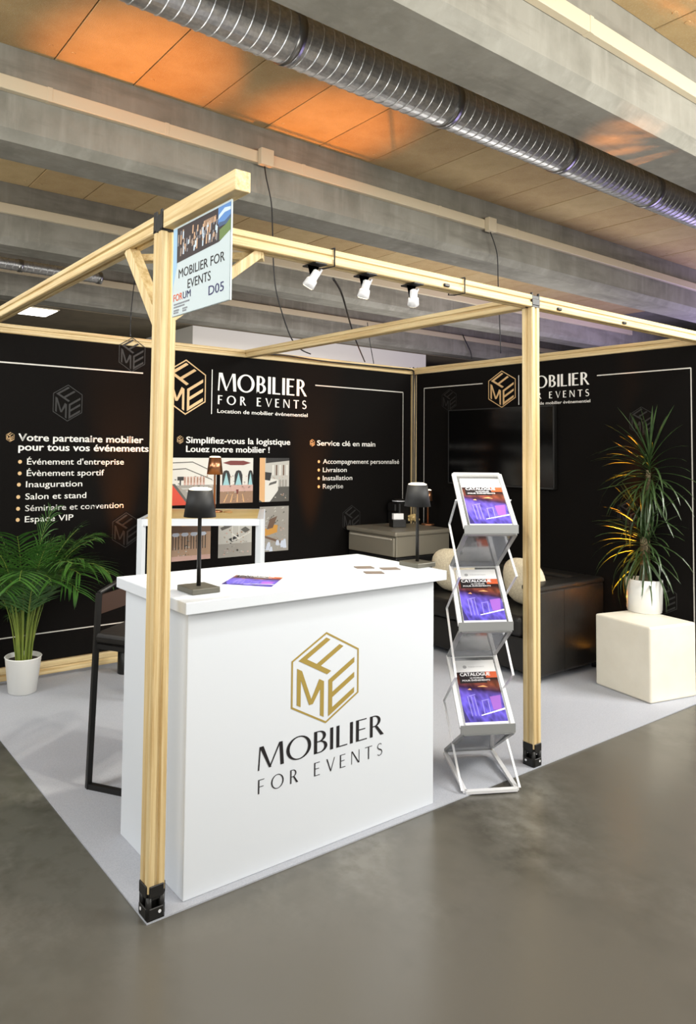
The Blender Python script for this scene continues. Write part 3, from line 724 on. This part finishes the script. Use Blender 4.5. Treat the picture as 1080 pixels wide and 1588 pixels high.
for i in range(3):
    sh = frame(0, Fz[i], RD, Bz[i], 'tray_frame')
    # front lip
    m = MB(); m.bar(rp3(-.008, -.012, Fz[i]-.004), rp3(RW+.008, -.012, Fz[i]-.004), .006, .042); m.build('front_lip', mat('lip_grey', (150, 152, 152), .4, metal=.3) if i == 0 else D.materials['lip_grey'], rk)
    m = MB(); dd = (rp3(0, RD, Bz[i])-rp3(0, 0, Fz[i])).normalized(); nn = TR.cross(dd)
    m.poly([rp3(.01, .01, Fz[i]+.003), rp3(RW-.01, .01, Fz[i]+.003), rp3(RW-.01, RD-.01, Bz[i]+.003), rp3(.01, RD-.01, Bz[i]+.003)]); m.bm.faces.ensure_lookup_table()
    bmesh.ops.solidify(m.bm, geom=m.bm.faces[:], thickness=.003); m.build('tray_sheet', ACRYL, rk, label='clear acrylic sheet')
    frame(0, Fz[i]-.03, RD, Bz[i+1], 'return_frame', inset=.004, mat_=D.materials['lip_grey'])
for i in range(3):
    m = MB(); m.poly([rp3(.012, .012, Fz[i]-.034), rp3(RW-.012, .012, Fz[i]-.034), rp3(RW-.012, RD-.012, Bz[i+1]-.003), rp3(.012, RD-.012, Bz[i+1]-.003)])
    m.bm.faces.ensure_lookup_table(); bmesh.ops.solidify(m.bm, geom=m.bm.faces[:], thickness=.002); m.build('return_sheet', MIRROR, rk, label='shiny metal sheet')
frame(0, .014, RD, .04, 'base_frame', .022, .014)
zz = [(RD*.5, (Fz[0]+Bz[0])/2), (RD, Fz[0]-.02), (0, Bz[1]+.01), (RD, Fz[1]), (0, Bz[2]+.01), (RD, Fz[2]), (0, .02)]
for u in (-.016, RW+.016):
    m = MB()
    for a, b_ in zip(zz[:-1], zz[1:]): m.bar(rp3(u, *a), rp3(u, *b_), .004, .011, updir=(W.x, W.y, 0))
    m.build('scissor_arm', SILVER, rk)
for i, (off, lb) in enumerate(((.0, 'catalogue on the top tray of the silver rack'), (-.008, 'catalogue on the middle tray of the silver rack'), (-.006, 'catalogue on the lowest tray of the silver rack'))):
    a = rp3(.026+off*.5, .008, Fz[i]+.012); bq = rp3(.026+off*.5, RD, Bz[i]+.012); V = (bq-a).normalized(); U = TR
    N = U.cross(V); t = empty('catalogue', a, lb, 'catalogue', 'catalogues in the rack'); ww, hh = .222, .40
    Mx = Matrix(((U.x, V.x, N.x, a.x), (U.y, V.y, N.y, a.y), (U.z, V.z, N.z, a.z), (0, 0, 0, 1)))
    MB().box((0, 0, -.008), (ww, hh, 0), .001, M=Mx, seg=1).build('pages', PAPER, t)
    cover(t, a, U, V, ww, hh)

# ------------------------------------------------------------------ track spotlights with clamps under the front beam
def spotlight(x, px, py, aim, label):
    t = empty('clamp_spotlight', (x, 0, ZB), label, 'spotlight', 'clip spotlights under the front beam')
    MB().box((x-.02, -.04, ZB-.008), (x+.045, .05, ZB-.001), .002, seg=1).build('clamp', BLK, t)
    m = MB(); m.bm.verts.ensure_lookup_table()
    A = [(x-.03, 0, ZB-.009), (x+.035, 0, ZB-.009), (x-.012, 0, ZB-.07)]
    m.poly(A); m.bm.faces.ensure_lookup_table(); bmesh.ops.solidify(m.bm, geom=m.bm.faces[:], thickness=.02); m.build('bracket', BLK, t)
    hd = Vector((x, -.015, ZB-.05)); d = (Vector(aim)-hd).normalized()
    R_ = d.to_track_quat('Z', 'Y').to_matrix().to_4x4()
    MB().lathe([(.010, -.02), (.017, -.015), (.018, .02), (.020, .021)], hd, 20, M=R_).build('lamp_holder', SILVER, t)
    MB().lathe([(.021, .024), (.024, .026), (.027, .058), (.024, .060)], hd, 24, M=R_).build('reflector_head', SILVER, t)
    MB().lathe([(.019, .0212), (.022, .0238)], hd, 20, M=R_).build('glow_ring', DIFF, t)
    MB().lathe([(.023, .0603), (.022, .062)], hd, 20, M=R_).build('lens', DIFF, t)
    MB().tube([(x+.045, 0, ZB-.02), (x+.02, -.01, ZB-.05), hd], .006, 8).build('swivel_arm', SILVER, t)
    spot('spotlight_beam', hd+d*.10, aim, 60, 80, (1, .93, .78), .8, .03)
for x, aim, lb in ((.695, (.2, .9, .9), 'left clip spotlight under the front beam'), (.985, (1.0, .6, .8), 'middle clip spotlight under the front beam'), (1.285, (2.2, .9, .9), 'right clip spotlight under the front beam, nearest the mid post')):
    spotlight(x, 0, 0, aim, lb)

# ------------------------------------------------------------------ uplights (amber) and their beams
def uplight(x, y, tx, ty, label, e=1150, ang=26):
    t = empty('floor_uplight', (x, y, .006), label, 'uplight', 'amber uplights along the backdrops')
    MB().lathe([(.050, .0), (.052, .004), (.052, .155), (.047, .158), (.045, .150), (.040, .148)], (x, y, .0065), 28).build('housing', BLK, t)
    MB().lathe([(.038, .150), (.038, .152)], (x, y, .0065), 24).build('led_lens', GLOW, t)
    spot('uplight_beam', (x, y, .175), (tx, ty, ZC), e, ang, (1, .30, .02), 1.0, .03)
uplight(1.04, 2.58, 1.12, 2.66, 'amber uplight can on carpet at the foot of the back backdrop')
uplight(2.90, 2.58, 2.92, 2.64, 'amber uplight can hidden behind the counter at the back backdrop')
uplight(4.08, .64, 4.02, -.05, 'amber uplight can between the sofa and the white cube', 2000, 22)

# ------------------------------------------------------------------ high table with white frame behind the counter
A_, B_, Cn, Dn = Vector((.867, 1.983)), Vector((1.566, 1.633)), Vector((2.03, 2.28)), Vector((1.33, 2.63))
ht = empty('high_table', (1.45, 2.1, 0), 'white framed bar table with pale wood top behind the counter', 'table')
m = MB()
for a, b_ in ((A_, B_), (B_, Cn), (Cn, Dn), (Dn, A_)): m.bar((a.x, a.y, 1.16), (b_.x, b_.y, 1.16), .04, .045)
m.build('top_frame', WHITE, ht)
for v in (A_, B_, Cn, Dn):
    cxy = (A_+B_+Cn+Dn)/4; vv = v
    MB().bar((vv.x, vv.y, .0065), (vv.x, vv.y, 1.182), .04, .04, updir=(-.44, .9, 0)).build('leg', WHITE, ht)
ce = (A_+B_+Cn+Dn)/4; m = MB(); q4 = [ce+(v-ce)*.955 for v in (A_, B_, Cn, Dn)]
lo_ = [m.bm.verts.new((v.x, v.y, 1.150)) for v in q4]; hi_ = [m.bm.verts.new((v.x, v.y, 1.1835)) for v in q4]
m.bm.faces.new(lo_); m.bm.faces.new(hi_)
for k in range(4): m.bm.faces.new((lo_[k], lo_[(k+1) % 4], hi_[(k+1) % 4], hi_[k]))
m.build('tabletop', mat('oak_top', (216, 190, 120), .45, noise=((2, 30, 2), (200, 172, 104), .4, .6)), ht)
m = MB()
for a, b_ in ((A_, B_), (Dn, Cn)): m.bar((a.x, a.y, .25), (b_.x, b_.y, .25), .035, .035)
m.build('foot_rail', WHITE, ht)
pl = at('z', 1.17, 328, 797); pl = Vector((1.55, 2.20, 1.17))
table_lamp(pl.x, pl.y, 1.184, 'copper lamp on the white framed bar table', COPPER, COPPER, .045, .060, .125, .40, 'round', 'copper table lamps')
o = MB().lathe([(.03, 0), (.034, .004), (.02, .012)], (1.62, 2.12, 1.184), 16).build('wooden_disc', mat('disc_wood', (170, 130, 80), .5)); tag(o, 'small wooden disc lying on the bar table', 'coaster')

# ------------------------------------------------------------------ bar chair behind the counter's left end
bs = empty('bar_stool', (.3, 1.0, 0), 'black sled framed bar stool with black seat left of the counter', 'stool')
a0, a1 = Vector((.162, 1.02, 0)), Vector((.34, .76, 0)); off = Vector((.34, .22, 0))
for k in range(2):
    m = MB(); o_ = off*k; zb = .019
    p_ = [a0+o_+Vector((0, 0, zb)), a1+o_+Vector((0, 0, zb)), a1+o_+Vector((0, 0, .68)), a0+o_+Vector((.03, 0, .93))]
    m.bar(p_[0], p_[1], .025, .025); m.bar(p_[1]+Vector((0, 0, -.012)), p_[2], .025, .025); m.bar(p_[0]+Vector((0, 0, -.012)), p_[3], .025, .025); m.bar(a0+o_+Vector((.025, 0, .68)), p_[2], .022, .022)
    m.build('side_frame', BLK, bs)
m = MB(); m.bar(a1+Vector((0, 0, .30)), a1+off+Vector((0, 0, .30)), .022, .022); m.build('foot_rail', BLK, bs)
m = MB(); m.tube([a0+Vector((.03, 0, .93)), a0+off*.5+Vector((.04, .05, .955)), a0+off+Vector((.03, 0, .93))], .012, 8); m.build('back_rail', BLK, bs)
m = MB(); m.bar(a0+off*.04+Vector((.03, .0, .875)), a0+off*.97+Vector((.03, 0, .875)), .012, .09); m.build('backrest', BROWN, bs, label='dark brown leather backrest')
ce = (a0+a1+off)/2; Mx = Matrix.Translation((ce.x, ce.y, .715)) @ Matrix.Rotation(math.atan2(off.y, off.x), 4, 'Z')
MB().box((-.20, -.16, -.022), (.20, .16, .028), .018, M=Mx, seg=3).build('seat', LEATHER, bs)

# ------------------------------------------------------------------ sofa along the right backdrop
X0, X1, Y0, Y1 = 3.38, 4.215, .745, 2.02
sf = empty('sofa', ((X0+X1)/2, (Y0+Y1)/2, 0), 'black leather two seat sofa against the right backdrop', 'sofa')
MB().box((X0+.03, Y0+.14, .05), (X1-.18, Y1-.14, .30), .02).build('base', LEATHER, sf)
for y0, y1 in ((Y0, Y0+.145), (Y1-.06, Y1)):
    m = MB(); m.box((X0, y0, .055), (X1, y1, .665), .02, seg=3); m.build('armrest', LEATHER, sf)
    m = MB(); m.box((X0-.005, y0-.006, .655), (X1+.0, y1+.006, .695), .016, seg=3); m.build('armrest_top', LEATHER, sf)
m = MB(); m.box((X0+.30, Y0-.0015, .06), (X0+.303, Y0+.001, .65)); m.build('seam', BLK, sf)
MB().box((X1-.20, Y0+.13, .06), (X1-.005, Y1-.13, .70), .03, seg=3).build('backrest', LEATHER, sf)
ym = (Y0+Y1)/2
for y0, y1 in ((Y0+.15, ym-.003), (ym+.003, Y1-.066)):
    MB().box((X0-.01, y0, .305), (X1-.20, y1, .46), .04, seg=4).build('seat_cushion', LEATHER, sf, )
    MB().box((X1-.33, y0, .43), (X1-.19, y1, .685), .045, seg=4).build('back_cushion', LEATHER, sf)
for x in (X0+.05, X1-.06):
    for y in (Y0+.05, Y1-.05): MB().lathe([(.02, .0065), (.022, .056)], (x, y, 0), 12).build('leg', BLK, sf)
def pillow(c0, rx, ry, rz, rot, label):
    m = MB(); bmesh.ops.create_uvsphere(m.bm, u_segments=40, v_segments=24, radius=1)
    def se(v, e): return math.copysign(abs(v)**e, v)
    for v in m.bm.verts:
        x, y, z = v.co; L_ = .78
        v.co = Vector((rx*se(x, 1.0), ry*se(y, L_), rz*se(z, L_)))
        v.co += Vector((random.uniform(-1, 1), random.uniform(-1, 1), random.uniform(-1, 1)))*.0012
    bmesh.ops.transform(m.bm, matrix=Matrix.Translation(c0) @ rot, verts=m.bm.verts)
    o = m.build('cushion', BOUCLE, None, smooth=True); tag(o, label, 'cushion', 'cream cushions on the sofa')
pillow((3.64, 1.745, .65), .085, .20, .185, Matrix.Rotation(.15, 4, 'Z') @ Matrix.Rotation(-.2, 4, 'Y'), 'cream boucle cushion at the far end of the sofa, beside the counter')
pillow((3.70, 1.095, .65), .085, .19, .185, Matrix.Rotation(-.1, 4, 'Z') @ Matrix.Rotation(-.2, 4, 'Y'), 'cream boucle cushion behind the near armrest of the sofa')

# ------------------------------------------------------------------ grey cabinet in the corner and what stands on it
zt = .95; f0 = at('z', zt, 614, 826); fx, fy = f0.x, f0.y
gx1, gy1 = fx+.72, YW-.04
gc = empty('cabinet', (fx+.3, fy+.3, 0), 'grey drinks cabinet in the corner behind the counter', 'cabinet')
MB().box((fx, fy, zt-.04), (gx1, gy1, zt), .012).build('top', FRIDGE, gc)
MB().box((fx+.03, fy+.02, zt-.22), (gx1-.01, gy1-.01, zt-.0405), .008).build('body', FRIDGE, gc)
MB().box((fx+.03, fy+.02, .03), (gx1-.01, gy1-.01, zt-.225), .008).build('lower_body', BLK, gc, label='black lower body')
MB().box((fx+.004, fy+.03, zt-.215), (fx+.0285, gy1-.03, zt-.055), .008).build('door', FRIDGE, gc)
MB().box((fx-.004, fy+.05, zt-.072), (fx+.004, gy1-.06, zt-.056), .003).build('handle', mat('handle_grey', (170, 164, 150), .4), gc)
for a in (fx+.06, gx1-.06):
    for b_ in (fy+.06, gy1-.06): MB().lathe([(.02, .0065), (.02, .03)], (a, b_, 0), 10).build('foot', BLK, gc)
def onc(px, py): 
    p = at('z', zt, px, py); return p
p = onc(614, 812); cm = empty('coffee_machine', (p.x, p.y, zt), 'black coffee machine on the grey corner cabinet', 'coffee machine')
cxm, cym = p.x+.06, min(p.y+.06, 2.66)
MB().box((cxm-.07, cym-.08, zt+.001), (cxm+.07, cym+.08, zt+.20), .012).build('body', BLK, cm)
MB().lathe([(.06, .0), (.064, .01), (.064, .03), (.05, .036)], (cxm-.0, cym-.0, zt+.2005), 20).build('lid', BLK, cm)
MB().lathe([(.0655, .0), (.0655, .008)], (cxm, cym, zt+.212), 20).build('trim_ring', SILVER, cm, label='chrome ring')
MB().box((cxm-.10, cym-.05, zt+.12), (cxm-.071, cym+.05, zt+.19), .008).build('spout', BLK, cm)
p = onc(614, 817); bxk = empty('dispenser_box', (p.x, p.y, zt), 'black box holding white cards in front of the coffee machine', 'box')
Mx = Matrix.Translation((p.x-.0, p.y-.02, 0)) @ Matrix.Rotation(-.35, 4, 'Z')
MB().box((-.065, -.05, zt+.001), (.065, .04, zt+.07), .004, M=Mx).build('tray', BLK, bxk)
MB().box((-.045, -.02, zt+.0705), (.055, .02, zt+.125), .003, M=Mx).build('card_stack', PAPER, bxk)
p = onc(642, 812)
o = MB(); 
for k in range(22): bmesh.ops.create_icosphere(o.bm, subdivisions=1, radius=random.uniform(.014, .024), matrix=Matrix.Translation((p.x+random.uniform(-.045, .045), p.y+random.uniform(-.04, .04), zt+.026+random.uniform(0, .05))))
o = o.build('biscuit_pile', mat('biscuit_wrap', (214, 188, 130), .4)); tag(o, 'heap of pale wrapped biscuits on the corner cabinet', 'biscuits'); o['kind'] = 'stuff'
p = onc(664, 814); table_lamp(p.x, p.y, zt, 'copper lamp on the grey corner cabinet', COPPER, COPPER, .034, .042, .10, .33, 'round', 'copper table lamps')

# ------------------------------------------------------------------ cube and potted dracaena
ang = -.20; CO_ = Vector((3.672, .12, 0)); cu_ = .445
Mx = Matrix.Translation((CO_.x, CO_.y, 0)) @ Matrix.Rotation(-.205, 4, 'Z')
zc_ = .505
m = MB(); m.box((0, 0, .0065), (cu_, cu_, zc_), .014, M=Mx, seg=3); o = m.build('cube_pedestal', CREAM); tag(o, 'cream white cube pedestal in front of the right backdrop', 'pedestal')
def leafmesh(L, wd, droop, seg=7, twist=0):
    m = MB(); prev = None
    for i in range(seg+1):
        s_ = i/seg; a = droop*s_*s_
        x = L*(s_-.18*droop*s_**3); z = -L*.42*droop*s_*s_
        ww = wd*(.55+.9*s_)*(1-s_)**.55+.0006 if s_ > 0 else wd*.5
        ww = min(ww, wd)
        r_ = [m.bm.verts.new((x, -ww/2, z+ww*.18)), m.bm.verts.new((x, 0, z)), m.bm.verts.new((x, ww/2, z+ww*.18))]
        if prev:
            for j in (0, 1): m.bm.faces.new((prev[j], prev[j+1], r_[j+1], r_[j]))
        prev = r_
    me = D.meshes.new('leaf'); m.bm.to_mesh(me); m.bm.free(); me.materials.append(DLEAF)
    return me
LM = [leafmesh(.34, .019, d) for d in (.5, .9, 1.4, 1.9, .2)]
pc = at('z', zc_, 1000, 948); px_, py_ = pc.x, pc.y
dr = empty('potted_dracaena', (px_, py_, zc_), 'tall spiky two headed dracaena in white pot on the cube', 'potted plant')
MB().lathe([(.108, .0005), (.114, .006), (.114, .02), (.117, .022), (.122, .235), (.117, .237), (.113, .215)], (px_, py_, zc_), 40).build('pot', POT, dr)
MB().lathe([(.107, .19), (.107, .212)], (px_, py_, zc_), 30).build('soil', SOIL, dr)
H1, H2 = zc_+.54, zc_+1.03
MB().tube([(px_, py_, zc_+.2), (px_+.01, py_, zc_+.4), (px_+.0, py_, H1)], .03, 10, radii=[.034, .029, .024]).build('trunk', BARK, dr)
MB().tube([(px_+.02, py_-.005, zc_+.2), (px_+.03, py_-.01, zc_+.6), (px_+.04, py_-.02, H2)], .02, 10, radii=[.026, .02, .016]).build('trunk', BARK, dr)
def fit(o, axis, lim, zmin=-1):
    """shrink a leaf until it clears the wall behind it"""
    from mathutils import Euler
    for _ in range(14):
        Mw = Matrix.Translation(o.location) @ o.rotation_euler.to_matrix().to_4x4() @ Matrix.Diagonal((*o.scale, 1))
        vs = [Mw @ v.co for v in o.data.vertices]
        if max(v[axis] for v in vs) < lim and min(v.z for v in vs) > zmin: return
        o.scale = Vector(o.scale)*.88; 
def rosette(cx_, cy_, cz_, n, L0, zlo, zhi):
    for k in range(n):
        az = k*2.39996+random.uniform(-.2, .2); fr_ = k/n
        vx, vy = math.cos(az), math.sin(az); az = math.atan2(vy, vx if vx < .3 else .3+(vx-.3)*.2)
        el = math.radians(80*(1-fr_)**1.5-48*fr_*fr_+random.uniform(-14, 14))
        me = LM[4] if fr_ < .12 else LM[min(3, int(fr_*4))] if random.random() < .8 else random.choice(LM)
        o = D.objects.new('leaf', me); C.objects.link(o); o.parent = dr
        o.matrix_parent_inverse = Matrix.Translation(-dr.location)
        o.location = (cx_, cy_, cz_+zhi-(zhi-zlo)*fr_); s_ = L0*random.uniform(.8, 1.15)
        # keep the leaves in front of the wall
        ext = .34*s_*math.cos(el)*math.cos(az)+.03
        if cx_+ext > XW-.02: s_ *= max(.15, (XW-.05-cx_)/ext)
        o.scale = (s_, 1, s_); o.rotation_euler = (random.uniform(-.3, .3), -el, az)
        fit(o, 0, XW-.008, zc_+.01)
rosette(px_, py_, H1, 140, 1.1, -.20, .10)
rosette(px_+.04, py_-.03, H2, 155, 1.15, -.22, .12)

# ------------------------------------------------------------------ potted palm at the left
pp = at('z', 0, 29, 1066); ax_, ay_ = .30, 2.57
pm = empty('potted_palm', (ax_, ay_, .006), 'bushy green areca palm in white pot by the back backdrop', 'potted plant')
MB().lathe([(.085, .0065), (.092, .010), (.118, .235), (.122, .240), (.118, .244), (.112, .24), (.106, .21)], (ax_, ay_, 0), 40).build('pot', POT, pm)
MB().lathe([(.105, .19), (.105, .215)], (ax_, ay_, 0), 30).build('soil', SOIL, pm)
def frondmesh(L, bend, nleaf, seed):
    rnd = random.Random(seed); m = MB(); pts = []; n = 16
    ang_ = 0; x = z = 0
    for i in range(n+1):
        s_ = i/n; pts.append(Vector((x, 0, z))); th = math.radians(4)+bend*(s_**2.2)
        x += math.sin(th)*L/n; z += math.cos(th)*L/n
    m.tube(pts, .004, 5, radii=[.0065-.005*i/n for i in range(n+1)], mi=1)
    for k in range(nleaf):
        s_ = .42+.57*k/(nleaf-1); f = s_*n; i = min(int(f), n-1); p = pts[i].lerp(pts[i+1], f-i); t = (pts[i+1]-pts[i]).normalized()
        nrm = Vector((-t.z, 0, t.x)); 
        for sd in (-1, 1):
            ll = .30*(math.sin(PI*min(1, .25+.75*(1-abs(s_-.6)/.5)))*.5+.5)*rnd.uniform(.85, 1.1)*(1.05-.45*max(0, s_-.8)/.2)
            d = (t*.75+Vector((0, sd, 0))*.75+nrm*.18+Vector((rnd.uniform(-.12, .12), 0, rnd.uniform(-.12, .12)))).normalized()
            prev = None; q_ = p.copy(); w0 = .016; sgn = d.cross(nrm).normalized()
            for j in range(5):
                u = j/4; ww = w0*(.5+1.2*u if u < .4 else 1-(u-.4)/.6*.97)
                a_ = m.bm.verts.new(q_-sgn*ww/2); b__ = m.bm.verts.new(q_+sgn*ww/2)
                if prev: m.bm.faces.new((prev[0], prev[1], b__, a_)).material_index = 0
                prev = (a_, b__); d = (d+Vector((0, 0, -.16))).normalized(); q_ = q_+d*ll/4
    me = D.meshes.new('frond'); m.bm.to_mesh(me); m.bm.free(); me.materials.append(LEAF); me.materials.append(STEM)
    return me
FM = [frondmesh(1.0, math.radians(b_), 22, s_) for s_, b_ in enumerate((70, 95, 120, 140, 40))]
for k in range(46):
    az = k*2.39996; rr = random.uniform(.01, .055)
    o = D.objects.new('frond', FM[random.choice((0, 1, 2, 3)) if k > 8 else 4]); C.objects.link(o); o.parent = pm
    o.matrix_parent_inverse = Matrix.Translation(-pm.location)
    o.location = (ax_+rr*math.cos(az), ay_+rr*math.sin(az), .21)
    s_ = random.uniform(.78, 1.06)
    toward = math.sin(az)
    if toward > .2: az = math.atan2(.2+(toward-.2)*.12, math.cos(az)); toward = math.sin(az)
    tilt = random.uniform(0, .16)*(1 if toward < .05 else -.15)
    o.scale = (s_*(1 if toward < .1 else .62), s_*(1 if toward < -.2 else .5), s_); o.rotation_euler = (0, tilt, az)
    fit(o, 1, YW-.008)

# ------------------------------------------------------------------ cables
def cable(pts, label, r=.006, cat='cable'):
    # smooth through the points
    P_ = [Vector(p) for p in pts]; out = []
    for i in range(len(P_)-1):
        a, b_, c_, d_ = P_[max(i-1, 0)], P_[i], P_[i+1], P_[min(i+2, len(P_)-1)]
        for k in range(6):
            t = k/6; out.append(.5*((2*b_)+(c_-a)*t+(2*a-5*b_+4*c_-d_)*t*t+(3*b_-a-3*c_+d_)*t**3))
    out.append(P_[-1])
    o = MB().tube(out, r, 6).build('cable', CABLE); tag(o, label, cat)
    return o
cable([(2.43, 2.885, 4.20)]+[at('y', 2.87, *p) for p in ((413, 275), (421, 315), (423, 360), (425, 420), (431, 462), (450, 520), (466, 541), (482, 549))], 'black cable dropping from the junction box to the back beam')
cable([(5.61, 2.88, 4.195)]+[at('y', 2.87, *p) for p in ((768, 380), (772, 400), (773, 440), (775, 490), (777, 548))], 'black cable dropping from the socket box beside the second post')
cable([at('y', 5.72, 214, 366)]+[at('y', 5.7, *p) for p in ((212, 410), (207, 450), (203, 490), (202, 524))], 'thin black cable hanging left of the sign post')
cable([(at('y', y, *p)) for y, p in ((.06, (517, 432)), (.5, (530, 455)), (1.2, (540, 490)), (2.0, (551, 525)), (2.8, (566, 561)))], 'black cable slung from the front beam to the back beam')
cable([at('y', 2.86, *p) for p in ((570, 500), (574, 530), (580, 564))], 'short thin black cable above the back beam', .004)
cable([at('y', 2.735, *p) for p in ((400, 549), (440, 551), (500, 560), (560, 566), (610, 571), (634, 573))]+[Vector((4.212, 2.748, z)) for z in (2.46, 2.36, 2.0, 1.7, 1.3, .9, .4)]+[Vector((4.218, 2.75, .02))], 'black cable running along the back beam and down the corner', .008)
cable([Vector((4.228+dx, 2.738, z)) for dx, z in ((0, 2.425), (.006, 2.2), (-.0, 1.8), (-.003, 1.5), (0, 1.0), (0, .3))], 'second black cable hanging down the corner post', .007)
cable([at('y', 8.50, *p) for p in ((718, 519), (722, 528), (730, 545), (732, 556))], 'short distant black cable above the right backdrop', .012)
